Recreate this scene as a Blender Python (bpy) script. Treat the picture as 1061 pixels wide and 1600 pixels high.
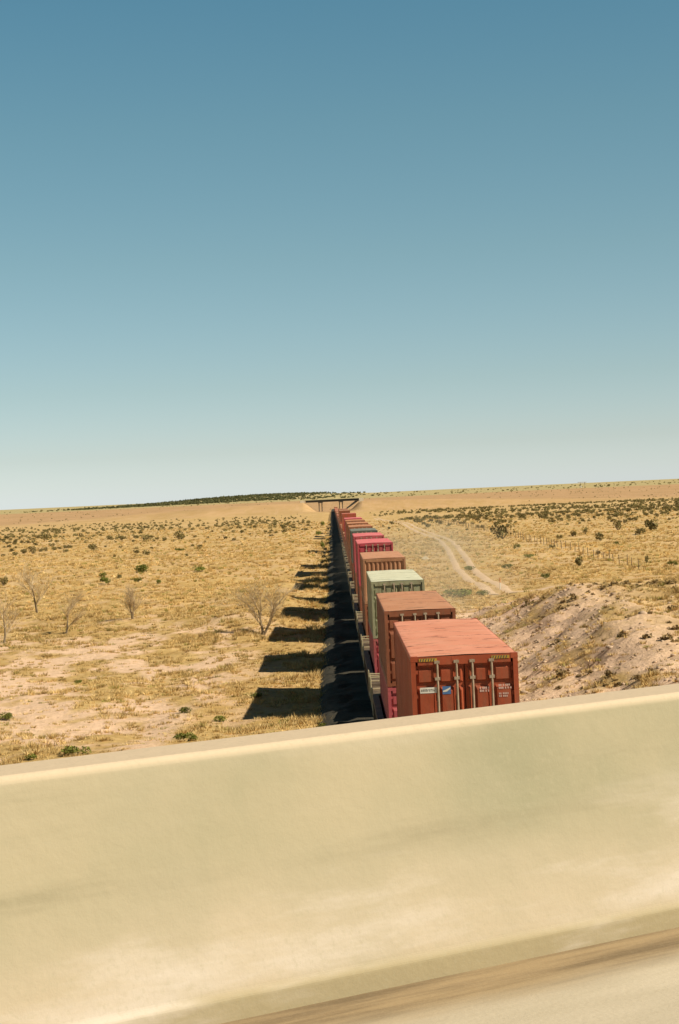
import bpy, math, random
import numpy as np
from mathutils import Vector, Matrix
random.seed(7); rng = np.random.default_rng(11)
for o in list(bpy.data.objects): bpy.data.objects.remove(o, do_unlink=True)
S = bpy.context.scene
COL = S.collection
PI = math.pi

# ------------------------------------------------------------------ camera
EYE = 9.65                       # metres above the rail head
cam = bpy.data.cameras.new('camera'); camo = bpy.data.objects.new('camera', cam); COL.objects.link(camo)
cam.sensor_fit = 'VERTICAL'; cam.sensor_height = 36.0; cam.lens = 67.5
cam.clip_start = 0.1; cam.clip_end = 60000
camo.matrix_world = (Matrix.Translation((0, 0, EYE)) @ Matrix.Rotation(math.radians(-0.214), 4, 'Z')
    @ Matrix.Rotation(math.radians(90 - 0.544), 4, 'X') @ Matrix.Rotation(math.radians(-2.6), 4, 'Z'))
S.camera = camo
S.render.resolution_x = 679; S.render.resolution_y = 1024

# ------------------------------------------------------------------ world, sun, exposure
SUN = Vector((6.3, -2.7, 6.3)).normalized()
w = bpy.data.worlds.new('World'); S.world = w; w.use_nodes = True
nt = w.node_tree; nt.nodes.clear()
out = nt.nodes.new('ShaderNodeOutputWorld'); bg = nt.nodes.new('ShaderNodeBackground')
sky = nt.nodes.new('ShaderNodeTexSky'); sky.sky_type = 'NISHITA'; sky.sun_disc = False
sky.sun_elevation = math.asin(SUN.z); sky.sun_rotation = math.atan2(SUN.x, SUN.y)
sky.altitude = 1800; sky.air_density = 1.0; sky.dust_density = 1.2; sky.ozone_density = 1.0
tc = nt.nodes.new('ShaderNodeTexCoord'); sx = nt.nodes.new('ShaderNodeSeparateXYZ')
nt.links.new(tc.outputs['Generated'], sx.inputs[0])
mr = nt.nodes.new('ShaderNodeMapRange'); mr.inputs['From Min'].default_value = 0; mr.inputs['From Max'].default_value = 0.5
nt.links.new(sx.outputs['Z'], mr.inputs['Value'])
ramp = nt.nodes.new('ShaderNodeValToRGB'); nt.links.new(mr.outputs[0], ramp.inputs[0])
SKY_RAMP = [(0.0, (0.69, 0.76, 0.95)), (0.02, (0.64, 0.69, 0.81)), (0.048, (0.585, 0.61, 0.66)), (0.115, (0.54, 0.58, 0.56)), (0.246, (0.50, 0.59, 0.51)), (0.38, (0.45, 0.605, 0.51)), (0.50, (0.385, 0.605, 0.53)), (0.75, (0.17, 0.25, 0.22)), (1.0, (0.13, 0.17, 0.155))]  # last stops, above the view, dimmed to deepen the shadows
els = ramp.color_ramp.elements
while len(els) > 1: els.remove(els[-1])
els[0].position = SKY_RAMP[0][0]; els[0].color = (*SKY_RAMP[0][1], 1)
for p, c in SKY_RAMP[1:]:
    e = els.new(p); e.color = (*c, 1)
mx = nt.nodes.new('ShaderNodeMix'); mx.data_type = 'RGBA'; mx.blend_type = 'MULTIPLY'; mx.inputs[0].default_value = 1
nt.links.new(sky.outputs[0], mx.inputs[6]); nt.links.new(ramp.outputs[0], mx.inputs[7])
nt.links.new(mx.outputs[2], bg.inputs[0]); bg.inputs[1].default_value = 0.13
nt.links.new(bg.outputs[0], out.inputs[0])
sl = bpy.data.lights.new('sun', 'SUN'); sl.energy = 4.9; sl.angle = math.radians(0.55); sl.color = (1.0, 0.91, 0.76)
so = bpy.data.objects.new('sun', sl); COL.objects.link(so); so.rotation_mode = 'QUATERNION'
so.rotation_quaternion = SUN.to_track_quat('Z', 'Y'); so.location = (60, -60, 90)
vs = S.view_settings; vs.view_transform = 'Standard'; vs.look = 'None'; vs.gamma = 1; vs.exposure = 0.27
S.cycles.volume_bounces = 0; S.cycles.max_bounces = 6

# ------------------------------------------------------------------ helpers
def tag(o, label=None, cat=None, group=None, kind=None):
    if label: o['label'] = label
    if cat: o['category'] = cat
    if group: o['group'] = group
    if kind: o['kind'] = kind
    return o

class MB:
    """collects polygons, then links them as ONE mesh object"""
    def __init__(s): s.v = []; s.f = []
    def add(s, vs, fs):
        b = len(s.v); s.v += [tuple(p) for p in vs]; s.f += [tuple(i + b for i in f) for f in fs]
    def box(s, x0, x1, y0, y1, z0, z1):
        s.add([(x0,y0,z0),(x1,y0,z0),(x1,y1,z0),(x0,y1,z0),(x0,y0,z1),(x1,y0,z1),(x1,y1,z1),(x0,y1,z1)],
              [(0,3,2,1),(4,5,6,7),(0,1,5,4),(1,2,6,5),(2,3,7,6),(3,0,4,7)])
    def frustum_front(s, x0, x1, z0, z1, y, d, t):
        """swage pressed out towards -Y by d with tapering edges t"""
        s.add([(x0,y,z0),(x1,y,z0),(x1,y,z1),(x0,y,z1),(x0+t,y-d,z0+t),(x1-t,y-d,z0+t),(x1-t,y-d,z1-t*2.6),(x0+t,y-d,z1-t*2.6)],
              [(4,5,6,7),(0,1,5,4),(1,2,6,5),(2,3,7,6),(3,0,4,7)])
    def tube(s, p, q, r0, r1=None, n=8, caps=True):
        r1 = r0 if r1 is None else r1
        p = Vector(p); q = Vector(q); d = (q - p).normalized()
        a = d.orthogonal().normalized(); b = d.cross(a)
        vs = []
        for c, r in ((p, r0), (q, r1)):
            for k in range(n):
                t = 2*PI*k/n; vs.append(c + a*math.cos(t)*r + b*math.sin(t)*r)
        fs = [(k, (k+1) % n, n+(k+1) % n, n+k) for k in range(n)]
        if caps: fs += [tuple(range(n-1, -1, -1)), tuple(range(n, 2*n))]
        s.add(vs, fs)
    def prism(s, prof, a, b, axis='y'):
        """extrude a closed 2D outline between a and b"""
        n = len(prof)
        mk = (lambda p, t: (p[0], t, p[1])) if axis == 'y' else (lambda p, t: (t, p[0], p[1]))
        s.add([mk(p, a) for p in prof] + [mk(p, b) for p in prof],
              [(k, (k+1) % n, n+(k+1) % n, n+k) for k in range(n)] + [tuple(range(n-1, -1, -1)), tuple(range(n, 2*n))])
    def mesh(s, name, mat):
        m = bpy.data.meshes.new(name); m.from_pydata(s.v, [], s.f); m.update()
        if mat: m.materials.append(mat)
        return m
    def build(s, name, mat, parent=None):
        return link(name, s.mesh(name, mat), parent)

def link(name, mesh, parent=None):
    o = bpy.data.objects.new(name, mesh); COL.objects.link(o)
    if parent: o.parent = parent
    return o
def empty(name, loc=(0, 0, 0), rz=0):
    o = bpy.data.objects.new(name, None); COL.objects.link(o); o.location = loc; o.rotation_euler = (0, 0, rz)
    o.empty_display_size = 0.3
    return o
def copy_tree(o, parent=None):
    c = o.copy(); COL.objects.link(c); c.parent = parent
    for k in ('label', 'category', 'group', 'kind'):
        if parent is None and k in c: del c[k]
    for ch in [x for x in o.children]: copy_tree(ch, c)
    return c
def np_mesh(name, V, F, mat, colors=None, smooth=False):
    """V (n,3) float, F (m,k) int"""
    m = bpy.data.meshes.new(name); k = F.shape[1]
    m.vertices.add(len(V)); m.vertices.foreach_set('co', V.astype(np.float32).ravel())
    m.loops.add(F.size); m.loops.foreach_set('vertex_index', F.astype(np.int32).ravel())
    m.polygons.add(len(F)); m.polygons.foreach_set('loop_start', np.arange(0, F.size, k, dtype=np.int32))
    m.polygons.foreach_set('loop_total', np.full(len(F), k, dtype=np.int32))
    if smooth: m.polygons.foreach_set('use_smooth', np.ones(len(F), dtype=bool))
    m.update(calc_edges=True)
    if colors is not None:
        a = m.color_attributes.new('tone', 'FLOAT_COLOR', 'POINT')
        c4 = np.ones((len(V), 4), np.float32); c4[:, :3] = colors
        a.data.foreach_set('color', c4.ravel())
    if mat: m.materials.append(mat)
    return m

# numpy value noise
def _hash(ix, iy, s):
    h = (ix.astype(np.int64)*374761393 + iy.astype(np.int64)*668265263 + s*982451653) & 0x7fffffff
    h = ((h ^ (h >> 13))*1274126177) & 0x7fffffff
    return ((h ^ (h >> 16)) & 0xffff)/65535.0
def vnoise(x, y, s=0):
    ix = np.floor(x); iy = np.floor(y); fx = x-ix; fy = y-iy
    fx = fx*fx*(3-2*fx); fy = fy*fy*(3-2*fy)
    a = _hash(ix, iy, s); b = _hash(ix+1, iy, s); c = _hash(ix, iy+1, s); d = _hash(ix+1, iy+1, s)
    return (a+(b-a)*fx)*(1-fy)+(c+(d-c)*fx)*fy
def fbm(x, y, s=0, o=3):
    t = 0; a = 1; n = 0
    for k in range(o):
        t = t+a*vnoise(x*2**k, y*2**k, s+k*17); n += a; a *= .5
    return t/n
def sstep(a, b, x):
    t = np.clip((x-a)/(b-a), 0, 1); return t*t*(3-2*t)

# ------------------------------------------------------------------ materials
MATS = {}
def new_mat(name):
    m = bpy.data.materials.new(name); m.use_nodes = True
    return m, m.node_tree, m.node_tree.nodes['Principled BSDF']
def nd(nt, typ, **kw):
    n = nt.nodes.new(typ)
    for k, v in kw.items():
        if k.startswith('i_'): n.inputs[k[2:].replace('_', ' ')].default_value = v
        else: setattr(n, k, v)
    return n
def mixc(nt, fac, a, b, mode='MIX'):
    m = nt.nodes.new('ShaderNodeMix'); m.data_type = 'RGBA'; m.blend_type = mode
    for k, v in ((0, fac), (6, a), (7, b)):
        if hasattr(v, 'links'): nt.links.new(v, m.inputs[k])
        elif k == 0: m.inputs[0].default_value = v
        else: m.inputs[k].default_value = (*v, 1)
    return m.outputs[2]
def noise(nt, scale, detail=4, vec=None, rough=.55, mapping=None):
    if vec is None: vec = nt.nodes.new('ShaderNodeTexCoord').outputs['Object']
    if mapping:
        mp = nt.nodes.new('ShaderNodeMapping'); mp.inputs['Scale'].default_value = mapping
        nt.links.new(vec, mp.inputs[0]); vec = mp.outputs[0]
    n = nt.nodes.new('ShaderNodeTexNoise'); n.inputs['Scale'].default_value = scale
    n.inputs['Detail'].default_value = detail; n.inputs['Roughness'].default_value = rough
    nt.links.new(vec, n.inputs['Vector'])
    return n.outputs['Fac']
def ramp_f(nt, val, lo, hi):
    m = nt.nodes.new('ShaderNodeMapRange'); m.inputs['From Min'].default_value = lo; m.inputs['From Max'].default_value = hi
    m.interpolation_type = 'SMOOTHSTEP'
    nt.links.new(val, m.inputs['Value']); return m.outputs[0]
def simple(name, a, b, scale=3, rough=.7, metal=0, bump=0, mapping=None, bscale=None):
    if name in MATS: return MATS[name]
    m, nt, p = new_mat(name)
    f = ramp_f(nt, noise(nt, scale, 5, mapping=mapping), .3, .7)
    nt.links.new(mixc(nt, f, a, b), p.inputs['Base Color'])
    p.inputs['Roughness'].default_value = rough; p.inputs['Metallic'].default_value = metal
    if bump:
        bn = nt.nodes.new('ShaderNodeBump'); bn.inputs['Strength'].default_value = bump; bn.inputs['Distance'].default_value = .05
        nt.links.new(noise(nt, bscale or scale*3, 5), bn.inputs['Height']); nt.links.new(bn.outputs[0], p.inputs['Normal'])
    MATS[name] = m; return m
def paint(name, col, fade, rust=(.10, .045, .02), amount=.5, th=.58, rough=.6, dirt=(.30, .23, .13), dirtamt=.35, streak=(1, 1, 1)):
    """weathered steel paint: sun-fade patches, dust, rust scabs"""
    if name in MATS: return MATS[name]
    m, nt, p = new_mat(name)
    geo = nt.nodes.new('ShaderNodeNewGeometry').outputs['Position']
    c = mixc(nt, ramp_f(nt, noise(nt, .9, 5, geo), .35, .7), col, fade)
    d = nt.nodes.new('ShaderNodeMath'); d.operation = 'MULTIPLY'; d.inputs[1].default_value = dirtamt
    nt.links.new(ramp_f(nt, noise(nt, 2.2, 6, geo, mapping=streak), .45, .8), d.inputs[0])
    c = mixc(nt, d.outputs[0], c, dirt)
    r = nt.nodes.new('ShaderNodeMath'); r.operation = 'MULTIPLY'; r.inputs[1].default_value = amount
    nt.links.new(ramp_f(nt, noise(nt, 3.1, 8, geo, .7, mapping=streak), th, th+.07), r.inputs[0])
    c = mixc(nt, r.outputs[0], c, rust)
    nt.links.new(c, p.inputs['Base Color']); p.inputs['Roughness'].default_value = rough
    p.inputs['Specular IOR Level'].default_value = .3
    bn = nt.nodes.new('ShaderNodeBump'); bn.inputs['Strength'].default_value = .35; bn.inputs['Distance'].default_value = .06
    nt.links.new(noise(nt, 1.6, 4, geo, .6), bn.inputs['Height']); nt.links.new(bn.outputs[0], p.inputs['Normal'])
    MATS[name] = m; return m

# ------------------------------------------------------------------ terrain
TRX = 2.84                       # track centre line
def track_z(y): return -3.7*sstep(330, 1500, np.asarray(y, float))
def H(x, y):
    x = np.asarray(x, float); y = np.asarray(y, float)
    g = -3.7*sstep(330, 1500, y) - 0.95
    # gentle relief of the plain
    near = 1-sstep(300, 900, y)
    off = sstep(2, 14, np.abs(x-TRX))
    g = g + off*near*(1.5*(fbm(x/34+3, y/60, 5)-.5) + .6*(fbm(x/8, y/11, 9)-.5) + (.9*(fbm(x/2.6, y/3.8, 15)-.5))*np.exp(-((x+4.5)/4)**2) + .30*(fbm(x/1.5, y/2.1, 13)-.5))
    g = g + off*(1-near)*2.0*(fbm(x/160, y/300, 21)-.5)
    g = g + sstep(4, 9, TRX-x)*.60 + .32*(1-sstep(4.5, 8.5, np.abs(x-TRX)))
    g = g + 1.0*np.exp(-((x+6.5)/4.2)**2)*(.5+.5*np.sin(y/5.2+x/2.4+2*fbm(x/6, y/9, 19)))*sstep(142, 160, y)*(1-sstep(205, 235, y))
    # cut bank on the right
    t = y-.9*np.clip(x-15, 0, 60)
    A = 2.9*(1-sstep(128, 174, t))*(.8+.45*fbm(x/11, y/13, 31))
    pr = sstep(6.2, 16, x)
    rock = ((fbm(x/1.3, y/2.0, 41, 4)-.5)*.8+(fbm(x/4, y/6, 43, 3)-.5)*1.1)*sstep(6.8, 9.5, x)*(1-sstep(20, 32, x))*(1-sstep(150, 190, t))
    g = g + A*pr + rock
    # red slope and the ridge beyond the plain
    g = g + 5.4*sstep(1420, 3300, y) + off*sstep(1500, 3000, y)*1.6*(fbm(x/260, y/500, 51)-.5)
    # wooded hill on the left of the horizon
    hx = x/np.maximum(y, 1)
    g = g + (11.5*np.exp(-((x+200)/230)**2)+4*np.exp(-((x-60)/260)**2))*np.exp(-((y-4600)/620)**2)*(y > 2500)
    g = g + (-3+5.5*sstep(-900, 200, x)+2*sstep(0, 1400, x))*sstep(3300, 5600, y)
    # fill carrying the far highway on both sides of its bridge
    ax = np.abs(x-.5)
    fill = 7.6*sstep(11.5, 24, ax)*(1-sstep(30, 300, ax))*(1-sstep(8, 70, np.abs(y-1540)))
    return g + fill
def spaced(segs):
    out = []
    for a, b, d in segs: out += list(np.arange(a, b, d))
    return out
xr = spaced([(0, 34, .45), (34, 70, 1.2), (70, 160, 3.5), (160, 500, 12), (500, 1500, 45), (1500, 5000, 250), (5000, 20000, 3000)])+[20000]
XS = np.array(sorted(set([-v for v in xr]+xr)))
YS = np.array(spaced([(-400, -20, 40), (-20, 50, 3), (50, 210, .6), (210, 420, 1.6), (420, 900, 5), (900, 2000, 9), (2000, 6500, 45), (6500, 26000, 1500)])+[26000.])
GX, GY = np.meshgrid(XS, YS); GZ = H(GX, GY)
def ground(x, y):
    """height of the terrain sheet itself (bilinear)"""
    x = np.asarray(x, float); y = np.asarray(y, float)
    i = np.clip(np.searchsorted(XS, x)-1, 0, len(XS)-2); j = np.clip(np.searchsorted(YS, y)-1, 0, len(YS)-2)
    fx = (x-XS[i])/(XS[i+1]-XS[i]); fy = (y-YS[j])/(YS[j+1]-YS[j])
    return (GZ[j, i]*(1-fx)+GZ[j, i+1]*fx)*(1-fy)+(GZ[j+1, i]*(1-fx)+GZ[j+1, i+1]*fx)*fy
def soil_mask(x, y):
    """bare pink soil between the grass"""
    n = fbm(x/5.5, y/8.5, 61, 4)
    near = 1-sstep(120, 190, y)
    leftn = sstep(-3, -9, x)*near
    n2 = fbm(x/1.6, y/3.0, 63, 4)
    b = np.clip(sstep(.47, .60, .35*n+.65*n2+.02*leftn)*(.3+.65*leftn), 0, 1)
    t = y-.7*np.clip(x-15, 0, 60)
    bank = sstep(6.4, 7.4, x)*(1-sstep(13, 22, x))*(1-sstep(150, 182, t))*sstep(.36, .52, fbm(x/3, y/5, 71, 5)+.05)
    return np.clip(np.maximum(b, bank), 0, 1)
def red_mask(x, y): return sstep(1380, 1650, y+120*(fbm(x/300, y/300, 81)-.5))**1.0+1.0*sstep(2900, 3300, y)
tone = np.stack([soil_mask(GX, GY), red_mask(GX, GY), sstep(.45, .6, fbm(GX/90, GY/150, 91, 4))*sstep(150, 400, GY)], -1).reshape(-1, 3)
nx, ny = len(XS), len(YS)
idx = np.arange(nx*ny).reshape(ny, nx)
F = np.stack([idx[:-1, :-1], idx[:-1, 1:], idx[1:, 1:], idx[1:, :-1]], -1).reshape(-1, 4)

def ground_mat():
    m, nt, p = new_mat('dry_ground')
    at = nt.nodes.new('ShaderNodeVertexColor'); at.layer_name = 'tone'
    sp = nt.nodes.new('ShaderNodeSeparateColor'); nt.links.new(at.outputs[0], sp.inputs[0])
    pos = nt.nodes.new('ShaderNodeNewGeometry').outputs['Position']
    g = mixc(nt, ramp_f(nt, noise(nt, .11, 6, pos), .35, .65), (.53, .345, .125), (.64, .445, .185))
    g = mixc(nt, ramp_f(nt, noise(nt, 1.7, 6, pos, .7), .42, .66), g, (.43, .265, .09))
    g = mixc(nt, ramp_f(nt, noise(nt, .9, 6, pos, .7, mapping=(1, .6, 1)), .55, .72), g, (.64, .44, .19))
    pale = mixc(nt, ramp_f(nt, noise(nt, .05, 6, pos), .4, .6), (.62, .43, .185), (.54, .36, .14))
    f = nt.nodes.new('ShaderNodeMath'); f.operation = 'MULTIPLY'; f.inputs[1].default_value = .7
    nt.links.new(sp.outputs[2], f.inputs[0])
    g = mixc(nt, f.outputs[0], g, pale)
    soil = mixc(nt, ramp_f(nt, noise(nt, 2.3, 6, pos, .7), .4, .65), (.83, .575, .385), (.70, .48, .30))
    g = mixc(nt, sp.outputs[0], g, soil)
    red = mixc(nt, ramp_f(nt, noise(nt, .02, 8, pos, .75), .38, .62), (.55, .34, .175), (.42, .265, .125))
    g = mixc(nt, sp.outputs[1], g, red)
    far = mixc(nt, ramp_f(nt, noise(nt, .01, 6, pos, .65), .4, .6), (.42, .35, .165), (.50, .385, .18))
    g = mixc(nt, ramp_f(nt, sp.outputs[1], 1.0, 2.0), g, far)
    nt.links.new(g, p.inputs['Base Color']); p.inputs['Roughness'].default_value = .95; p.inputs['Specular IOR Level'].default_value = .1
    b = nt.nodes.new('ShaderNodeBump'); b.inputs['Strength'].default_value = .9; b.inputs['Distance'].default_value = .22
    nt.links.new(noise(nt, 1.9, 7, pos, .7), b.inputs['Height']); nt.links.new(b.outputs[0], p.inputs['Normal'])
    return m
gm = np_mesh('ground', np.stack([GX, GY, GZ], -1).reshape(-1, 3), F, ground_mat(), tone, smooth=True)
tag(link('ground', gm), kind='structure')

# two-rut dirt road running beside the line
def road_x(y): return 17.6 + 6.2*sstep(190, 520, y) + .9*np.sin(y/47.) - 3*sstep(600, 1000, y)
DIRT = simple('dirt_road', (.70, .49, .305), (.61, .42, .25), .8, .95, bump=.3)
V = []; Fq = []
def strip(cx, cy, wd, lift=.05):
    b = len(V); n = len(cx)
    dx = np.gradient(cx); dy = np.gradient(cy); l = np.hypot(dx, dy); px, py = dy/l, -dx/l
    K = 4
    for k in range(n):
        for q in range(K+1):
            u = q/K-.5; x = cx[k]+px[k]*u*wd[k]; y = cy[k]+py[k]*u*wd[k]
            V.append((x, y, float(ground(x, y))+lift*(1-abs(2*u)**2)-.03*(abs(u) > .49)))
    for k in range(n-1):
        for q in range(K):
            a = b+k*(K+1)+q; Fq.append((a, a+1, a+K+2, a+K+1))
yy = np.concatenate([np.arange(193, 420, 1.3), np.arange(420, 980, 4)])
for s in (-1, 1):
    wdt = 1.2+.5*(fbm(yy/9, yy*0+s, 101)-.5)+.3*sstep(300, 200, yy)
    strip(road_x(yy)+s*1.0+.25*(fbm(yy/14, yy*0+s*3, 103)-.5), yy, wdt)
xx = np.arange(17.5, 33, .8)
strip(xx, 197+.12*(xx-18)+.8*np.sin(xx/3), 2.2+.8*fbm(xx/2, xx*0, 107)-.06*(xx-17))
tag(link('dirt_road', np_mesh('dirt_road', np.array(V), np.array(Fq), DIRT, smooth=True)), kind='structure')

# ------------------------------------------------------------------ ballast bed and track
BAL = simple('ballast', (.036, .030, .016), (.062, .051, .028), 9, .95, bump=.8, bscale=22)
prof = [(-4.9, -1.5), (-4.3, -1.0), (-3.85, -.62), (-3.45, -.36), (-3.0, -.25), (-2.6, -.22), (-2.2, -.18), (0, -.16), (2.2, -.18), (2.6, -.22), (3.0, -.25), (3.45, -.36), (3.85, -.62), (4.3, -1.0), (4.9, -1.5)]
ys = np.concatenate([np.arange(-120, 20, 4), np.arange(20, 200, .5), np.arange(200, 400, 1.5), np.arange(400, 1000, 6), np.arange(1000, 2400, 20)])
V = []; Fq = []
for j, y in enumerate(ys):
    for k, (px, pz) in enumerate(prof):
        jx = .16*(random.random()-.5); jz = .20*(random.random()-.5)
        V.append((TRX+px*(1+.04*(vnoise(np.array(y/3.), np.array(k*1.), 5)-.5))+jx, y, float(track_z(y))+pz+jz*(abs(px) > 2.0)))
K = len(prof)
Fq = [(j*K+k, j*K+k+1, (j+1)*K+k+1, (j+1)*K+k) for j in range(len(ys)-1) for k in range(K-1)]
tag(link('ballast_bed', np_mesh('ballast_bed', np.array(V), np.array(Fq), BAL)), kind='structure')
RAIL = simple('rail_steel', (.20, .13, .09), (.30, .20, .13), 6, .5, .6)
TIE = simple('sleeper_concrete', (.16, .14, .11), (.25, .22, .17), 6, .9)
tr = tag(empty('railway_track', (TRX, 20, 0)), 'single railway line on dark ballast beneath the long freight train', 'railway track')
for s in (-1, 1):
    V = []; Fq = []
    rp = [(-.07, -.15), (.07, -.15), (.012, -.12), (.012, -.04), (.037, -.03), (.037, 0), (-.037, 0), (-.037, -.03), (-.012, -.04), (-.012, -.12)]
    yl = np.arange(-120, 2400, 20.)
    for y in yl:
        for a, b in rp: V.append((s*.755+a, y-20, float(track_z(y))+b))
    n = len(rp)
    Fq = [(j*n+k, j*n+(k+1) % n, (j+1)*n+(k+1) % n, (j+1)*n+k) for j in range(len(yl)-1) for k in range(n)]
    link('rail', np_mesh('rail', np.array(V), np.array(Fq), RAIL), tr)
mb = MB()
for y in np.arange(-118, 420, .61):
    z = float(track_z(y)); mb.box(-1.29, 1.29, y-20-.12, y-20+.12, z-.30, z-.145)
tag(mb.build('sleeper', TIE, tr), kind='stuff')

# ------------------------------------------------------------------ shipping containers
STEEL = simple('rod_steel', (.34, .25, .16), (.46, .36, .25), 4, .55, .2)
RUBBER = simple('gasket_black', (.02, .02, .02), (.035, .033, .03), 8, .8)
L = 12.19; W2 = 1.219
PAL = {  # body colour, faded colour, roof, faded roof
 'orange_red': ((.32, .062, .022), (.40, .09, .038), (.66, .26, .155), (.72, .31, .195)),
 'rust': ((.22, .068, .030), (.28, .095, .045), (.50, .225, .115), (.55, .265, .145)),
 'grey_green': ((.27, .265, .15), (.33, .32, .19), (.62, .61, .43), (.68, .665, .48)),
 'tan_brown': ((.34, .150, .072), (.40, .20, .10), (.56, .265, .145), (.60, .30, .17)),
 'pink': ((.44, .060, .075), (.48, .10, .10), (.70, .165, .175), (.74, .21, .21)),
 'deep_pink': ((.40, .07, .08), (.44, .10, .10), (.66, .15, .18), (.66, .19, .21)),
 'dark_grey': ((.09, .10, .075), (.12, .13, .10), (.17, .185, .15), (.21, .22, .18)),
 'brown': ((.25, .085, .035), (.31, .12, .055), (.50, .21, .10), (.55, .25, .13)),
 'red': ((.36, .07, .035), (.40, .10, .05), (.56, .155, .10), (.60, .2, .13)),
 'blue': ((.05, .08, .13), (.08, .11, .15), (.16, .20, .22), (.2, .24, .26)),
}
def cmat(k, roof=False):
    a, b, c, d = PAL[k]
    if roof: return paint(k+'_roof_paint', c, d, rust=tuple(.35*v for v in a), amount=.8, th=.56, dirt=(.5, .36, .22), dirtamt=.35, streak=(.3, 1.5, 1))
    return paint(k+'_paint', a, b, rust=tuple(.4*v for v in a), amount=.5, dirt=(.17, .11, .06), dirtamt=.55, streak=(2.2, 2.2, .35))
_C = {}
def cmesh(kind, hh, col):
    """cached meshes for the parts of a container of height hh"""
    key = (kind, hh, col)
    if key in _C: return _C[key]
    b = MB(); m = cmat(col)
    if kind == 'frame':
        for sx_ in (-1, 1):
            for sy in (-1, 1):
                x0, x1 = sorted((sx_*W2, sx_*(W2-.11))); y0, y1 = sorted((sy*L/2, sy*(L/2-.15)))
                b.box(x0, x1, y0, y1, .12, hh-.12)
                for z0 in (0, hh-.118):                       # corner castings
                    x0c, x1c = sorted((sx_*(W2+.004), sx_*(W2-.162))); y0c, y1c = sorted((sy*(L/2+.004), sy*(L/2-.178)))
                    b.box(x0c, x1c, y0c, y1c, z0, z0+.118)
            x0, x1 = sorted((sx_*(W2-.003), sx_*(W2-.06)))
            b.box(x0, x1, -L/2+.18, L/2-.18, hh-.11, hh-.02); b.box(x0, x1, -L/2+.18, L/2-.18, .012, .16)
        for sy in (-1, 1):
            y0, y1 = sorted((sy*(L/2-.002), sy*(L/2-.12)))
            b.box(-W2+.163, W2-.163, y0, y1, hh-.20, hh-.015); b.box(-W2+.163, W2-.163, y0, y1, .012, .17)
        b.box(-W2+.06, W2-.06, -L/2+.12, L/2-.12, .10, .14)   # floor
    elif kind == 'side_wall':
        n = 44; p = (L-.32)/n; xs = []
        for k in range(n):
            y = -L/2+.16+k*p; xs += [(y, 0), (y+.30*p, 0), (y+.5*p, .034), (y+.8*p, .034)]
        xs.append((L/2-.16, 0))
        vv = []; ff = []
        for y, d in xs: vv += [(W2-.014-d, y, .14), (W2-.014-d, y, hh-.10)]
        for k in range(len(xs)-1): ff.append((2*k, 2*k+2, 2*k+3, 2*k+1))
        b.add(vv, ff)
    elif kind == 'end_wall':                                   # at +Y
        n = 9; p = (2*W2-.2)/n; xs = []
        for k in range(n):
            x = -W2+.10+k*p; xs += [(x, 0), (x+.28*p, 0), (x+.5*p, .045), (x+.78*p, .045)]
        xs.append((W2-.10, 0)); vv = []; ff = []
        for x, d in xs: vv += [(x, L/2-.02-d, .14), (x, L/2-.02-d, hh-.16)]
        for k in range(len(xs)-1): ff.append((2*k+2, 2*k, 2*k+1, 2*k+3))
        b.add(vv, ff)
    elif kind == 'roof':
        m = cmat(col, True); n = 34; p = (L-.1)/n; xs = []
        for k in range(n):
            y = -L/2+.05+k*p; xs += [(y, 0), (y+.55*p, 0), (y+.7*p, .016), (y+.85*p, .016)]
        xs.append((L/2-.05, 0)); vv = []; ff = []
        for y, d in xs:
            for x, c in ((-W2+.02, -.012), (-W2+.10, 0), (0, .018), (W2-.10, 0), (W2-.02, -.012)): vv.append((x, y, hh-.004-d*(abs(x) < W2-.05)+c*1.0))
        for k in range(len(xs)-1):
            for q in range(4): a = 5*k+q; ff.append((a, a+1, a+6, a+5))
        b.add(vv, ff)
    elif kind in ('door_a', 'door_b'):                          # left and right leaf as seen from -Y
        s = -1 if kind == 'door_a' else 1; y = -L/2+.085
        x0, x1 = sorted((s*.012, s*(W2-.12)))
        b.box(x0, x1, y, y+.045, .18, hh-.21)
        for a, c in ((.69, 1.07), (.24, .56), (.045, .135)):
            xa, xc = sorted((s*a, s*c)); top = hh-.25
            b.frustum_front(xa, xc, top-.36, top, y, .038, .03)
            b.frustum_front(xa, xc, .95, top-.46, y, .056, .036)
            b.frustum_front(xa, xc, .24, .86, y, .042, .032)
        for z in (.45, 1.2, hh-.95, hh-.4): b.box(*sorted((s*(W2-.02), s*(W2-.16))), y-.035, y-.006, z, z+.09)  # hinges
    _C[key] = b.mesh(kind, m); return _C[key]
def rod_mesh(hh):
    key = ('rod', hh)
    if key not in _C:
        b = MB(); y = -L/2+.012
        b.tube((0, y, .10), (0, y, hh-.10), .027, n=8)
        for z in (.14, .75, 1.45, hh-.55, hh-.17): b.box(-.06, .06, y-.026, y+.062, z, z+.065)
        _C[key] = b.mesh('locking_rod', STEEL)
    return _C[key]
def handle_mesh():
    if 'h' not in _C:
        b = MB(); y = -L/2-.03
        b.box(0, .36, y, y+.018, 1.12, 1.155); b.box(.30, .34, y+.018, y+.1, 1.10, 1.18)
        _C['h'] = b.mesh('door_handle', STEEL)
    return _C['h']
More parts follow.
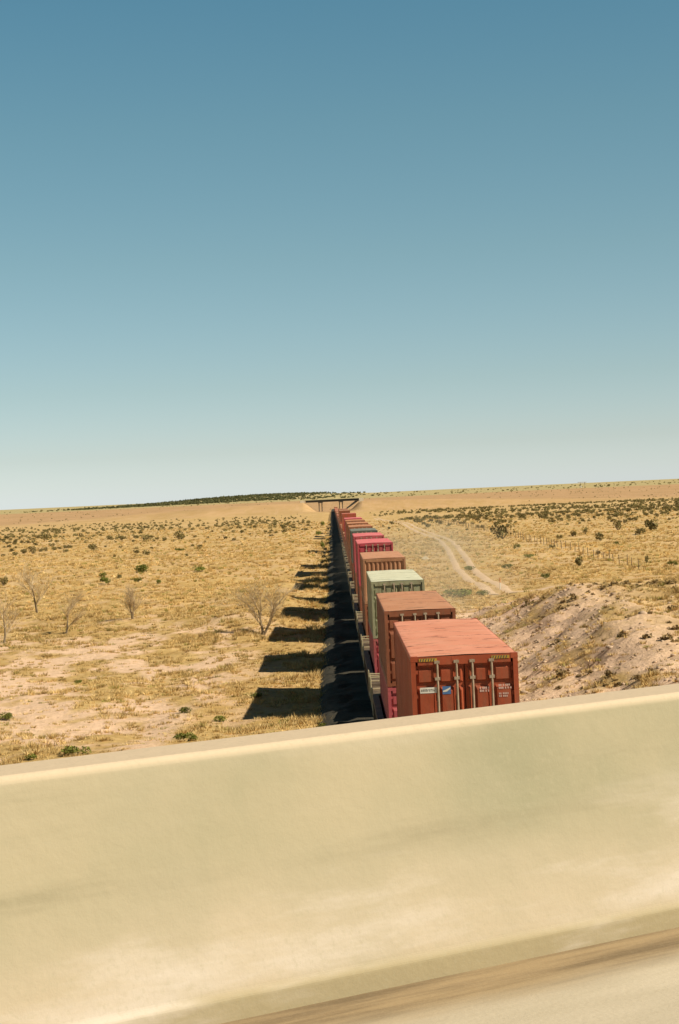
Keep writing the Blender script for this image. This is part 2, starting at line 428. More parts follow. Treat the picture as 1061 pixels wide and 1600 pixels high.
def container(x, y, z, hh, col, doors_near=True, detail=2, label=None, group='shipping containers on the freight train'):
    r = empty('shipping_container', (x, y, z), 0 if doors_near else PI)
    tag(r, label, 'container', group)
    if detail == 0:
        if ('lo', hh, col) not in _C:
            b = MB(); b.box(-W2, W2, -L/2, L/2, 0, hh-.02); _C[('lo', hh, col)] = b.mesh('body', cmat(col))
            b = MB(); b.box(-W2+.01, W2-.01, -L/2+.01, L/2-.01, hh-.018, hh); _C[('lor', hh, col)] = b.mesh('roof', cmat(col, True))
            b = MB()
            for s in (-.66, -.22, .22, .66): b.box(s-.18, s+.18, -L/2-.03, -L/2-.003, .2, hh-.25)
            _C[('lod', hh, col)] = b.mesh('door_panel', cmat(col))
        link('body', _C[('lo', hh, col)], r); link('roof', _C[('lor', hh, col)], r); link('door_panel', _C[('lod', hh, col)], r)
        return r
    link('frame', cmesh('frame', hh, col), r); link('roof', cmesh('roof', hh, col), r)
    a = link('side_wall', cmesh('side_wall', hh, col), r); b = link('side_wall', cmesh('side_wall', hh, col), r); b.rotation_euler = (0, 0, PI)
    link('end_wall', cmesh('end_wall', hh, col), r)
    for kd, xs in (('door_a', (-.62, -.18)), ('door_b', (.18, .62))):
        d = link('door', cmesh(kd, hh, col), r)
        for q in xs:
            o = link('locking_rod', rod_mesh(hh), d); o.location.x = q
        if detail == 2:
            o = link('door_handle', handle_mesh(), d); o.location.x = xs[0]+.02 if kd == 'door_b' else xs[0]+.02
    return r

# ------------------------------------------------------------------ well cars
CARP = paint('car_paint', (.10, .07, .045), (.15, .10, .06), amount=.5, dirt=(.30, .22, .12), dirtamt=.5)
DUST = simple('dusty_deck', (.36, .28, .16), (.24, .18, .10), 3, .9)
WHEEL = simple('wheel_steel', (.06, .045, .035), (.12, .08, .05), 5, .6, .3)
YEL = simple('safety_paint', (.52, .44, .26), (.42, .35, .20), 4, .6)
PITCH = 22.0
def car_parts(lo=False):
    m = {}
    b = MB(); hw = 1.50; wl = 6.6                              # half width, half length of the well
    for s in (-1, 1):
        o_, i_ = s*hw, s*(hw-.12)
        x0, x1 = sorted((o_, i_)); b.box(x0, x1, -wl, wl, .42, 1.28)
        x0, x1 = sorted((s*(hw+.045), s*(hw-.20))); b.box(x0, x1, -wl, wl, 1.282, 1.40); b.box(x0, x1, -wl, wl, .30, .418)
        for k in range(13):
            y = -wl+.3+k*(2*wl-.6)/12; x0, x1 = sorted((s*(hw+.002), s*(hw+.043))); b.box(x0, x1, y-.04, y+.04, .42, 1.28)
    b.box(-hw+.13, hw-.13, -wl, wl, .26, .33)
    m['well_body'] = b.mesh('well_body', CARP)
    b = MB(); b.box(-1.5, 1.5, wl+.01, wl+3.88, 1.15, 1.34)
    b.box(-.35, .35, wl+.01, wl+3.88, .72, .948); b.box(-.85, .85, wl+.02, wl+3.3, .95, 1.148); b.box(-1.5, 1.5, wl+3.884, wl+4.08, .95, 1.30)
    m['end_platform'] = b.mesh('end_platform', CARP)
    b = MB(); b.box(-1.5, 1.5, wl+.14, wl+.55, 1.342, 1.375); b.box(-.30, .30, wl+.555, wl+2.5, 1.342, 1.372); b.box(-1.52, 1.52, wl+2.504, wl+2.9, 1.342, 1.375)
    m['walkway_grating'] = b.mesh('walkway_grating', DUST)
    b = MB()
    for key_, sx_ in (('ra', -1), ('rb', 1)):
        b = MB(); x = sx_*1.53
        for yy_ in (wl+.15, wl+.6): b.tube((x, yy_, .5), (x, yy_, 1.62), .022, n=6)
        for z in (.52, .8, 1.1, 1.6): b.tube((x, wl+.15, z), (x, wl+.6, z), .022, n=6)
        b.tube((x, wl+.55, .6), (x, wl+3.6, .6), .018, n=6); b.tube((x, wl+3.6, .6), (x, wl+3.6, 1.75), .024, n=6); b.tube((x, wl+3.6, 1.75), (sx_*1.1, wl+3.6, 1.75), .024, n=6)
        b.tube((sx_*1.1, wl+3.6, 1.30), (sx_*1.1, wl+3.6, 1.75), .022, n=6)
        m[key_] = b.mesh('grab_rail', YEL)
    b = MB(); b.tube((0, PITCH/2-.6, .93), (0, PITCH/2-.28, .93), .09, n=8); b.box(-.15, .15, PITCH/2-.32, PITCH/2-.02, .78, 1.08)
    m['coupler'] = b.mesh('coupler', WHEEL)
    b = MB()                                                    # bogie centred on origin
    for s in (-1, 1):
        x0, x1 = sorted((s*.98, s*1.14))
        b.prism([(-1.15, .38), (-1.15, .60), (-.45, .78), (.45, .78), (1.15, .60), (1.15, .38), (.6, .38), (.35, .28), (-.35, .28), (-.6, .38)], x0, x1, axis='x')
    b.box(-1.0, 1.0, -.22, .22, .50, .92)
    m['bogie_frame'] = b.mesh('bogie_frame', CARP)
    b = MB()
    for s in (-1, 1):
        b.tube((s*.70, 0, .48), (s*.84, 0, .48), .48, n=24); b.tube((s*.66, 0, .48), (s*.70, 0, .48), .51, n=24)
        b.tube((s*.84, 0, .48), (s*.96, 0, .48), .12, n=12)
    b.tube((-.7, 0, .48), (.7, 0, .48), .08, n=10)
    m['wheelset'] = b.mesh('wheelset', WHEEL)
    return m
CP = car_parts()
def well_car(y, detail, label):
    r = empty('well_car', (TRX, y, float(track_z(y))))
    tag(r, label, 'rail car', 'well cars of the freight train')
    link('well_body', CP['well_body'], r)
    for q in (0, PI):
        for k in ('end_platform', 'coupler') + (('walkway_grating', 'ra', 'rb') if detail else ()):
            link('grab_rail' if k in ('ra', 'rb') else k, CP[k], r).rotation_euler.z = q
    for s in (-1, 1):
        t = link('bogie', CP['bogie_frame'], r); t.location.y = s*(6.6+2.1)
        if detail:
            for q in (-1, 1):
                wq = link('wheelset', CP['wheelset'], t); wq.location.y = q*.9
    return r

LO, HI = 2.591, 2.896
FLOOR = .35
ORD = ['nearest', 'second', 'third', 'fourth', 'fifth', 'sixth', 'seventh', 'eighth', 'ninth', 'tenth', 'eleventh', 'twelfth', 'thirteenth', 'fourteenth', 'fifteenth']
CN = {'orange_red': 'orange-red', 'rust': 'rusty brown', 'grey_green': 'pale grey-green', 'tan_brown': 'dusty tan-brown', 'pink': 'faded pink', 'deep_pink': 'magenta pink',
      'dark_grey': 'dark grey-green', 'brown': 'brown', 'red': 'dull red', 'blue': 'slate blue'}
# lower (height, colour), upper (height, colour, doors towards the camera)
STK = [((LO, 'brown'), (HI, 'orange_red', True)), ((LO, 'deep_pink'), (LO, 'rust', True)), ((LO, 'deep_pink'), (LO, 'grey_green', True)),
       ((HI, 'brown'), (LO, 'tan_brown', False)), ((HI, 'rust'), (HI, 'pink', True)), ((HI, 'brown'), (HI, 'pink', True)),
       ((HI, 'rust'), (HI, 'dark_grey', True)), ((HI, 'brown'), (HI, 'brown', True)), ((HI, 'rust'), (HI, 'brown', True)),
       ((HI, 'brown'), (HI, 'brown', True)), ((HI, 'rust'), (HI, 'pink', False)), ((HI, 'brown'), None), ((HI, 'rust'), None),
       ((HI, 'rust'), (HI, 'red', False)), ((HI, 'brown'), None)]
Y0 = 43.6+L/2
ncar = 66
rr = random.Random(5)
for i in range(-1, ncar):
    y = Y0+i*PITCH; tz = float(track_z(y)); dy = rr.uniform(-.25, .25) if i > 0 else 0
    det = 2 if i < 5 else (1 if i < 12 else 0)
    if i < 0:
        lowc, upc = (LO, 'brown'), None                         # under the bridge, out of sight
        continue
    if i < len(STK): lowc, upc = STK[i]
    else:
        lowc = (rr.choice((LO, HI)), rr.choice(('brown', 'rust', 'red', 'tan_brown')))
        upc = None if i not in (18, 19, 21) else (rr.choice((LO, HI)), rr.choice(('red', 'brown', 'rust', 'red', 'tan_brown')), rr.random() < .6)
    if i < 15:
        cl = 'dark well car under the %s stack of containers counted from the camera' % ORD[i]
        l1 = '%s container in the lower tier of the %s stack from the camera' % (CN[lowc[1]], ORD[i])
        l2 = upc and '%s container on top of the %s stack from the camera' % (CN[upc[1]], ORD[i])
    else:
        cl = 'tiny well car far down the train, beyond the fifteenth from the camera'
        l1 = 'tiny %s container low in the train far off towards the highway bridge' % CN[lowc[1]]
        l2 = upc and 'tiny %s container on the upper tier far off towards the highway bridge' % CN[upc[1]]
    well_car(y, i < 12, cl)
    container(TRX, y+dy, tz+FLOOR, lowc[0], lowc[1], rr.random() < .5 if i > 3 else True, det, l1)
    if upc:
        c = container(TRX, y+dy, tz+FLOOR+lowc[0]+.025, upc[0], upc[1], upc[2], det, l2)
        if i == 0: c['label'] = 'orange-red container with four locking rods on top of the nearest stack'; FIRST = c
        if i == 3: c['label'] = 'dusty tan-brown container, ribbed end facing, on top of the fourth stack'

# stickers and lettering on the nearest container
WHT = simple('sticker_white', (.74, .70, .60), (.66, .62, .52), 5, .5)
INK = simple('sticker_ink', (.04, .05, .04), (.07, .07, .06), 5, .6)
BLU = simple('sticker_blue', (.05, .13, .30), (.07, .16, .33), 5, .5)
YLW = simple('sticker_yellow', (.50, .30, .03), (.38, .22, .03), 5, .5)
PALE = simple('worn_lettering', (.62, .42, .34), (.52, .33, .26), 5, .7)
yd = -L/2+.085-.056-.004
def plate(name, x0, x1, z0, z1, m, par=FIRST, y=yd, t=.003):
    b = MB(); b.box(x0, x1, y-t, y, z0, z1); return b.build(name, m, par)
lp = plate('name_sticker', -1.03, -.64, 2.06, 2.19, WHT, y=yd)
b = MB(); r2 = random.Random(3); x = -1.00
while x < -.69:                                                # small unreadable dark lettering
    wd = r2.uniform(.018, .036); zt = r2.uniform(2.135, 2.155)
    b.box(x, x+.009, yd-.006, yd-.0035, 2.095, zt); b.box(x+.009, x+wd, yd-.006, yd-.0035, zt-.012, zt)
    if r2.random() < .6: b.box(x+.009, x+wd, yd-.006, yd-.0035, 2.11, 2.12)
    x += wd+.012
b.build('lettering', INK, lp)
lb = plate('emblem_sticker', -.52, -.33, 2.02, 2.20, BLU)
b = MB(); b.add([(-.51, yd-.006, 2.07), (-.42, yd-.006, 2.08), (-.34, yd-.006, 2.14), (-.34, yd-.006, 2.175), (-.43, yd-.006, 2.13), (-.51, yd-.006, 2.10)], [(0, 1, 2, 3, 4, 5)])
b.build('swoosh', WHT, lb)
def rows(x0, x1, z0, n, hgt=.045, gap=.03, name='number_lettering', mat_=PALE):
    b = MB()
    for k in range(n):
        z = z0-k*(hgt+gap); x = x0
        while x < x1:
            wd = r2.uniform(.022, .034); b.box(x, x+wd, yd-.003, yd-.0002, z, z+hgt); x += wd+r2.choice((.008, .008, .03))
    b.build(name, mat_, FIRST)
rows(.33, .53, 2.10, 2, .05, .015)
rows(.76, 1.02, 2.15, 2, .045, .02)
rows(.76, .96, 1.96, 2, .04, .018)
for s in (-1, 1):
    a, c = sorted((s*.62, s*1.03))
    pl = plate('height_sticker', a, c, HI-.115, HI-.045, YLW, y=-L/2-.006)
    b = MB(); x = a+.02
    while x < c-.04: b.add([(x, -L/2-.011, HI-.11), (x+.022, -L/2-.011, HI-.11), (x+.042, -L/2-.011, HI-.05), (x+.02, -L/2-.011, HI-.05)], [(0, 1, 2, 3)]); x += .06
    b.build('stripe', INK, pl)

# ------------------------------------------------------------------ road bridge we stand on: deck, barrier
T = Vector((1, .6235, 0)).normalized(); N = Vector((-T.y, T.x, 0))  # along the road / away from the camera
BASE = EYE-1.57; d0 = (3.816*1.57)*T.x                        # road level; distance to the barrier toe
def bframe(p, h, t): q = N*(d0+p)+T*t; return (q.x, q.y, BASE+h)
def concrete():
    m, nt, p = new_mat('barrier_concrete')
    uv = nt.nodes.new('ShaderNodeTexCoord').outputs['Object']
    c = mixc(nt, ramp_f(nt, noise(nt, 1.0, 5, uv, mapping=(1.0, 1, .8)), .32, .68), (.31, .285, .18), (.42, .355, .23))
    c = mixc(nt, ramp_f(nt, noise(nt, 1.2, 6, uv, .62, mapping=(.5, 1, 2.6)), .42, .86), c, (.47, .405, .29))
    c = mixc(nt, ramp_f(nt, noise(nt, 1.0, 6, uv, .62, mapping=(.6, 1, 6)), .50, .85), c, (.27, .235, .145))
    # lower part of the wall, unevenly paler towards the bottom
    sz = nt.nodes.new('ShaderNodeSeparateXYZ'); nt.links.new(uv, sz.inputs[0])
    za = nt.nodes.new('ShaderNodeMath'); za.operation = 'MULTIPLY_ADD'; za.inputs[1].default_value = -.55
    nt.links.new(noise(nt, 1.3, 5, uv, .6, mapping=(.5, 1, 1.6)), za.inputs[0]); nt.links.new(sz.outputs[2], za.inputs[2])
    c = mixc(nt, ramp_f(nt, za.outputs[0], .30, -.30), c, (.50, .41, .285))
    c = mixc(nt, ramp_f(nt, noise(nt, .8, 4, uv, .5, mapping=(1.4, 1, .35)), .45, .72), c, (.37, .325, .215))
    c = mixc(nt, ramp_f(nt, sz.outputs[2], .762, .794), c, (.60, .475, .325))  # top painted paler than the face, as if it caught more sun
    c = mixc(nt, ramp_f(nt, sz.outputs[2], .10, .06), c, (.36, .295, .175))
    lowf = ramp_f(nt, sz.outputs[2], .62, .30)
    wf = nt.nodes.new('ShaderNodeMath'); wf.operation = 'MULTIPLY'; nt.links.new(lowf, wf.inputs[0])
    nt.links.new(ramp_f(nt, noise(nt, 2.0, 5, uv, .65, mapping=(.35, 1, 1.8)), .48, .74), wf.inputs[1])
    c = mixc(nt, wf.outputs[0], c, (.58, .50, .40))
    mm = nt.nodes.new('ShaderNodeMath'); mm.operation = 'MULTIPLY'; mm.inputs[1].default_value = .30
    nt.links.new(ramp_f(nt, noise(nt, 60, 3, uv), .5, .75), mm.inputs[0]); c = mixc(nt, mm.outputs[0], c, (.40, .35, .23))
    nt.links.new(c, p.inputs['Base Color']); p.inputs['Roughness'].default_value = .9; p.inputs['Specular IOR Level'].default_value = .03
    b = nt.nodes.new('ShaderNodeBump'); b.inputs['Strength'].default_value = .35; b.inputs['Distance'].default_value = .01
    nt.links.new(noise(nt, 14, 6, uv, .65), b.inputs['Height']); nt.links.new(b.outputs[0], p.inputs['Normal'])
    return m
bp = [(-.001, -.06), (.003, .068), (.018, .080), (.150, .772), (.158, .790), (.172, .796), (.388, .796), (.402, .790), (.41, .772), (.56, -.06)]
bar = MB(); ang = math.atan2(T.y, T.x)
st = [(-24+6*k, -24+6*(k+1)) for k in range(9)]
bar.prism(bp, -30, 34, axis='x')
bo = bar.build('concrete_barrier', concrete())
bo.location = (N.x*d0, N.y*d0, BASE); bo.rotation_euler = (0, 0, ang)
md = bo.modifiers.new('bevel', 'BEVEL'); md.width = .016; md.segments = 3
tag(bo, 'long weathered concrete safety barrier running across the foreground', 'barrier')
def asphalt():
    m, nt, p = new_mat('road_surface')
    uv = nt.nodes.new('ShaderNodeTexCoord').outputs['Object']
    c = mixc(nt, ramp_f(nt, noise(nt, 1.5, 6, uv, mapping=(.4, 1.6, 1)), .35, .65), (.47, .40, .28), (.56, .48, .35))
    sx_ = nt.nodes.new('ShaderNodeSeparateXYZ'); nt.links.new(uv, sx_.inputs[0])
    # silt that has washed against the barrier foot
    a = nt.nodes.new('ShaderNodeMath'); a.operation = 'MULTIPLY_ADD'; a.inputs[1].default_value = .24; nt.links.new(noise(nt, 1.1, 6, uv, .6, mapping=(.7, 2.5, 1)), a.inputs[0]); nt.links.new(sx_.outputs[1], a.inputs[2])
    up = ramp_f(nt, a.outputs[0], -.34, -.04); dn = ramp_f(nt, a.outputs[0], .30, .10)
    bd = nt.nodes.new('ShaderNodeMath'); bd.operation = 'MULTIPLY'; nt.links.new(up, bd.inputs[0]); nt.links.new(dn, bd.inputs[1])
    st_ = nt.nodes.new('ShaderNodeMath'); st_.operation = 'MULTIPLY_ADD'; st_.inputs[1].default_value = .9; st_.inputs[2].default_value = .0
    nt.links.new(bd.outputs[0], st_.inputs[0])
    silt = mixc(nt, ramp_f(nt, noise(nt, 3, 6, uv, .65, mapping=(.25, 2.5, 1)), .35, .65), (.15, .095, .038), (.34, .235, .115))
    c = mixc(nt, st_.outputs[0], c, silt)
    c2 = mixc(nt, ramp_f(nt, noise(nt, 45, 3, uv), .45, .7), c, (.36, .29, .18))
    mm = mixc(nt, .12, c, c2)
    nt.links.new(mm, p.inputs['Base Color']); p.inputs['Roughness'].default_value = .95
    b = nt.nodes.new('ShaderNodeBump'); b.inputs['Strength'].default_value = .2; b.inputs['Distance'].default_value = .01
    nt.links.new(noise(nt, 50, 4, uv), b.inputs['Height']); nt.links.new(b.outputs[0], p.inputs['Normal'])
    return m
dk = MB(); dk.box(-30, 34, -14, .62, -1.1, -.0)
do = dk.build('road', asphalt()); do.location = (N.x*d0, N.y*d0, BASE); do.rotation_euler = (0, 0, ang)
tag(do, kind='structure')

# ------------------------------------------------------------------ far highway bridge over the line
GIR = simple('girder_steel', (.035, .035, .028), (.06, .055, .04), .5, .7)
CON = simple('far_concrete', (.42, .36, .25), (.52, .45, .32), .3, .9)
BY = 1540.; bz = float(track_z(BY))
ob = tag(empty('highway_bridge', (0, BY, bz)), 'dark low highway bridge crossing the railway near the horizon', 'bridge')
b = MB(); b.box(-21, 21.6, -6, 6, 7.3, 8.75); b.build('girder', GIR, ob)
b = MB(); b.box(-22.5, 23.4, -6.5, 6.5, 8.76, 9.15); b.build('deck', GIR, ob)
for s in (-1, 1):
    b = MB(); b.box(*sorted((s*21.7-(0 if s < 0 else 0), s*25.3)), -6.8, 6.8, 5.6, 9.2); b.build('abutment', simple('abutment_white', (.66, .58, .42), (.6, .52, .38), .3, .9), ob)
for px in (-9.2, 7.2):
    b = MB()
    b.box(px-1.9, px+1.9, -5.8, 5.8, 6.5, 7.28)
    for q in (-1.15, 1.15):
        for yq in (-4.6, 0, 4.6): b.tube((px+q, yq, -1.2), (px+q, yq, 6.5), .38, n=8)
    b.box(px-1.6, px+1.6, -5.5, 5.5, -1.2, -.5)
    b.build('pier', simple('pier_concrete', (.13, .10, .07), (.18, .14, .09), .3, .9), ob)
b = MB(); b.add([(21.5, -5.6, 7.2), (18.6, -5.6, 7.2), (9.6, -5.6, .4), (10.8, -5.6, .2), (21.5, 5.6, 7.2), (18.6, 5.6, 7.2), (9.6, 5.6, .4), (10.8, 5.6, .2)],
      [(0, 1, 2, 3), (7, 6, 5, 4), (0, 4, 5, 1), (1, 5, 6, 2), (2, 6, 7, 3), (3, 7, 4, 0)]); b.build('slope_shade', GIR, ob)  # dark slab standing in for the shade on the right abutment slope

# ------------------------------------------------------------------ foliage
def leaf_mat(name, a, b):
    m, nt, p = new_mat(name)
    at = nt.nodes.new('ShaderNodeObjectInfo')
    pos = nt.nodes.new('ShaderNodeNewGeometry').outputs['Position']
    c = mixc(nt, ramp_f(nt, noise(nt, 2.5, 4, pos), .3, .7), a, b)
    h = nt.nodes.new('ShaderNodeHueSaturation'); mr_ = nt.nodes.new('ShaderNodeMapRange'); mr_.inputs['To Min'].default_value = .7; mr_.inputs['To Max'].default_value = 1.3
    nt.links.new(at.outputs['Random'], mr_.inputs['Value']); nt.links.new(mr_.outputs[0], h.inputs['Value']); nt.links.new(c, h.inputs['Color'])
    nt.links.new(h.outputs[0], p.inputs['Base Color']); p.inputs['Roughness'].default_value = .85; p.inputs['Specular IOR Level'].default_value = .15
    return m
SHRUB = leaf_mat('shrub_leaves', (.14, .115, .040), (.22, .175, .065))
GREEN = leaf_mat('green_leaves', (.13, .15, .025), (.22, .22, .045))
BARK = simple('grey_bark', (.17, .125, .07), (.26, .19, .11), 6, .9)
def leaf_cloud(n, rx, ry, rz, size, seed, lobes=5):
    """n leaf-sized triangles spread through several uneven lobes"""
    r = np.random.default_rng(seed)
    lc = np.stack([r.uniform(-.6, .6, lobes)*rx, r.uniform(-.6, .6, lobes)*ry, r.uniform(.35, .8, lobes)*rz], -1)
    lr = r.uniform(.32, .6, lobes)
    k = r.integers(0, lobes, n)
    d = r.normal(size=(n, 3)); d /= np.linalg.norm(d, axis=1)[:, None]
    rad = r.uniform(.35, 1, n)**.5
    P = lc[k]+d*rad[:, None]*lr[k][:, None]*np.array([rx, ry, rz*.8])
    P[:, 2] = np.maximum(P[:, 2], .04*rz)
    u = r.normal(size=(n, 3)); u /= np.linalg.norm(u, axis=1)[:, None]
    v = np.cross(u, r.normal(size=(n, 3))); v /= np.linalg.norm(v, axis=1)[:, None]
    s = size*r.uniform(.6, 1.4, n)[:, None]
    V = np.stack([P-u*s*.6, P+u*s*.6, P+v*s*1.1], 1).reshape(-1, 3)
    return V, np.arange(3*n).reshape(-1, 3)
def stems(seed, rx, rz, n=7):
    r = random.Random(seed); b = MB()
    for k in range(n):
        a = r.uniform(0, 2*PI); l = r.uniform(.3, .7)*rx
        b.tube((0, 0, -.1), (math.cos(a)*l*.5, math.sin(a)*l*.5, rz*.35), .03*rz, .02*rz, 5, False)
        b.tube((math.cos(a)*l*.5, math.sin(a)*l*.5, rz*.35), (math.cos(a)*l, math.sin(a)*l, rz*.75), .02*rz, .006*rz, 5, False)
    return b.mesh('stem', BARK)
PROTO = []
for k in range(6):
    V, Fm = leaf_cloud(240, 1, 1, 1.15, .17, 200+k, 4+k % 3)
    PROTO.append((np_mesh('foliage', V, Fm, SHRUB), stems(k, 1, 1.1)))
GP = []
for k in range(4):
    V, Fm = leaf_cloud(420, 1, 1, .9, .12, 300+k, 6)
    GP.append((np_mesh('foliage', V, Fm, GREEN), stems(50+k, 1, .8)))
def shrub(x, y, sx_, sz, label, group=None, green=False, name='shrub', cat='shrub', k=None, parts=True):
    f, s = (GP if green else PROTO)[(k if k is not None else random.randrange(9)) % (4 if green else 6)]
    r = empty(name, (x, y, float(ground(x, y))-.03), random.uniform(0, 6.28)); r.scale = (sx_, sx_, sz)
    tag(r, label, cat, group); link('foliage', f, r)
    if parts: link('stem', s, r)
    return r
def px(u, v, zg=-1.0, it=6):
    """ground point seen at pixel (u, v) of the 1061x1600 photograph"""
    dx, dy = u-518., v-772.
    lat = dx*.99897-dy*.0454; dn = dx*.0454+dy*.99897
    z = zg
    for _ in range(it):
        Y = (EYE-z)*3000/dn; X = lat/3000*Y; z = .5*z+.5*float(ground(X, Y))
    return X, Y
LS = [ # u, v(base), width px, height px, green, label
 (222, 895, 32, 15, True, 'dense dark green bush alone on the dry grass, largest left of the train'),
 (168, 912, 24, 12, True, 'low sprawling green bush left of the dense dark bush'),
 (160, 902, 12, 10, True, 'small green bush touching the sprawling green bush on the left plain'),
 (216, 909, 16, 8, True, 'small olive bush just below the dense dark green bush'),
 (248, 912, 12, 8, True, 'small green tuft right of and below the dense dark green bush'),
 (315, 893, 28, 9, True, 'low flat green bush alone between the dense bush and the shadows'),
 (187, 906, 14, 9, False, 'thin brown-green bush between the two left green bushes'),
 (5, 915, 16, 14, False, 'brown shrub cut by the left edge of the photo'),
 (147, 861, 13, 12, False, 'round dark shrub standing out on the left plain'),
 (51, 865, 12, 10, False, 'round dark shrub on the far left plain'),
 (104, 857, 10, 7, False, 'small dark shrub left of the round dark shrub'),
 (70, 845, 15, 12, False, 'wide dark shrub at the left end of the scrub'),
 (172, 843, 14, 7, False, 'flat olive shrub in the front row of the left scrub'),
 (190, 844, 12, 7, False, 'flat olive shrub right of its twin in the left scrub'),
 (232, 844, 20, 9, False, 'long dark clump of shrub in the left scrub'),
 (280, 843, 18, 11, False, 'two-humped dark shrub at the right end of the left scrub'),
 (281, 861, 24, 5, True, 'flat green patch of bush on bare ground left of the train'),
 (785, 842, 34, 19, False, 'large two-part bush beside the wire fence'),
 (905, 884, 20, 15, False, 'round brown-green bush beside the right end of the wire fence'),
 (852, 904, 17, 10, True, 'dark green bush on the flat right of the dirt road'),
 (733, 891, 22, 8, True, 'low dark green bush left of the dirt road'),
 (793, 888, 20, 8, True, 'green bush immediately right of the dirt road'),
 (722, 932, 54, 15, True, 'wide bright green bush behind the crest of the rocky bank'),
 (757, 930, 26, 9, True, 'yellow-green bush at the right end of the wide green bush'),
 (1011, 880, 9, 13, False, 'slim upright shrub at the right edge of the plain'),
 (1052, 884, 18, 9, True, 'green bush on the rise at the right edge'),
 (938, 845, 14, 14, False, 'dark upright shrub in front of the right scrub'),
 (965, 828, 14, 13, False, 'dark round shrub at the front of the right scrub'),
 (1000, 835, 18, 12, False, 'pair of joined dark shrubs at the front of the right scrub'),
 (915, 835, 10, 10, False, 'small dark shrub left of the upright one before the right scrub'),
 (896, 838, 11, 9, False, 'small brown shrub at the left front of the right scrub'),
 (1018, 829, 26, 18, False, 'biggest dark shrub of the right scrub near the photo edge'),
 (963, 851, 13, 6, True, 'low green shrub alone below the right scrub'),
 (808, 858, 12, 9, True, 'small green bush between dirt road and fence'),
 (828, 871, 20, 7, True, 'scattered green bush beside the fence line'),
 (862, 858, 11, 6, False, 'little brown shrub right of the fence'),
 (935, 866, 12, 6, False, 'little brown shrub right of the round bush'),
 (506, 858, 12, 13, True, 'yellow-green bush against the ballast left of the train'),
 (497, 836, 9, 8, True, 'dark green bush beyond the one against the ballast left of the train'),
 (505, 822, 8, 9, True, 'farthest green bush close to the left side of the train'),
 (875, 842, 10, 8, False, 'brown shrub between fence and right scrub'),
]
for k, (u, v, wpx, hpx, gr, lb_) in enumerate(LS):
    x, y = px(u, v); sc = y/3000
    shrub(x, y, wpx*sc*.55, hpx*sc*.95, lb_, None, gr, 'bush', 'bush', k)
for k, (u, v, s, lb_) in enumerate([(343, 1128, .42, 'small green weed near the big shadow above the barrier'), (292, 1160, .55, 'green weed clump on bare soil just above the barrier'),
        (120, 1180, .6, 'brown-green weed clump low on the left bank'), (8, 1125, .5, 'green weed at the left edge of the photo'), (290, 1115, .45, 'olive weed left of the small green weed'),
        (45, 1188, .35, 'bright green weed beside the barrier at lower left'), (400, 1090, .4, 'pale green weed at the near shadow corner'), (122, 1068, .3, 'tiny green weed in the middle of the left slope'),
        (505, 1140, .4, 'dark weed at the foot of the ballast')]):
    x, y = px(u, v); shrub(x, y, s, s*.8, lb_, None, True, 'weed', 'weed', k)

# individually placed scrub on the two sides of the plain; the countless rest as one object
def scrub_density(x, y):
    a = x/np.maximum(y, 1)
    n = fbm(x/55+7, y/130, 111, 3)
    right = sstep(.012, .05, a)*sstep(420, 560, y)*(sstep(.34, .6, n+.12*sstep(0, .16, a)))*.55
    left = sstep(-.004, -.03, a)*sstep(330, 520, y)*(.10+.26*sstep(.40, .62, n))*(1-.35*sstep(900, 1300, y))
    return (right*(.22+.78*sstep(420, 900, y))+left)*(1-sstep(1300, 1440, y))
pts = []
for (ya, yb, n) in ((330, 620, 8000), (620, 900, 11000), (900, 1440, 26000)):
    Y = rng.uniform(ya, yb, n); X = rng.uniform(-.30, .30, n)*Y
    keep = rng.uniform(size=n) < scrub_density(X, Y)*.42
    keep &= (np.abs(X-TRX) > 8) & (np.abs(X-road_x(Y)) > 4) & (np.abs(X-36.8) > 1.5)
    pts.append(np.stack([X[keep], Y[keep]], -1))
pts = np.concatenate(pts); rad = rng.uniform(.4, 1.15, len(pts))*np.where(pts[:, 0] < 0, .85, 1.05)
vis = np.abs(pts[:, 0]/pts[:, 1]-.004) < .178
order = np.argsort(-(rad/pts[:, 1])*vis)[:240]
ind = np.zeros(len(pts), bool); ind[order] = True
for i in np.where(ind)[0]:
    x, y = pts[i]; left = x < 0
    if left:
        q = 'nearer' if y < 560 else ('middle' if y < 800 else 'farther'); e_ = 'towards the photo edge' if x/y < -.10 else 'towards the train'
        lab = 'small dark shrub in the %s rows of the left plain, %s' % (q, e_); grp = 'shrubs in the %s rows of the left plain' % q
    else:
        q = 'nearer' if y < 640 else ('middle' if y < 900 else 'farther'); e_ = 'towards the photo edge' if x/y > .12 else ('beyond the wire fence' if x/y > .06 else 'towards the train')
        lab = 'dark shrub in the %s rows of the right scrub, %s' % (q, e_); grp = 'shrubs in the %s rows of the right scrub' % q
    shrub(x, y, rad[i], rad[i]*random.uniform(.75, 1.15),
          lab, grp, name='shrub', parts=False)
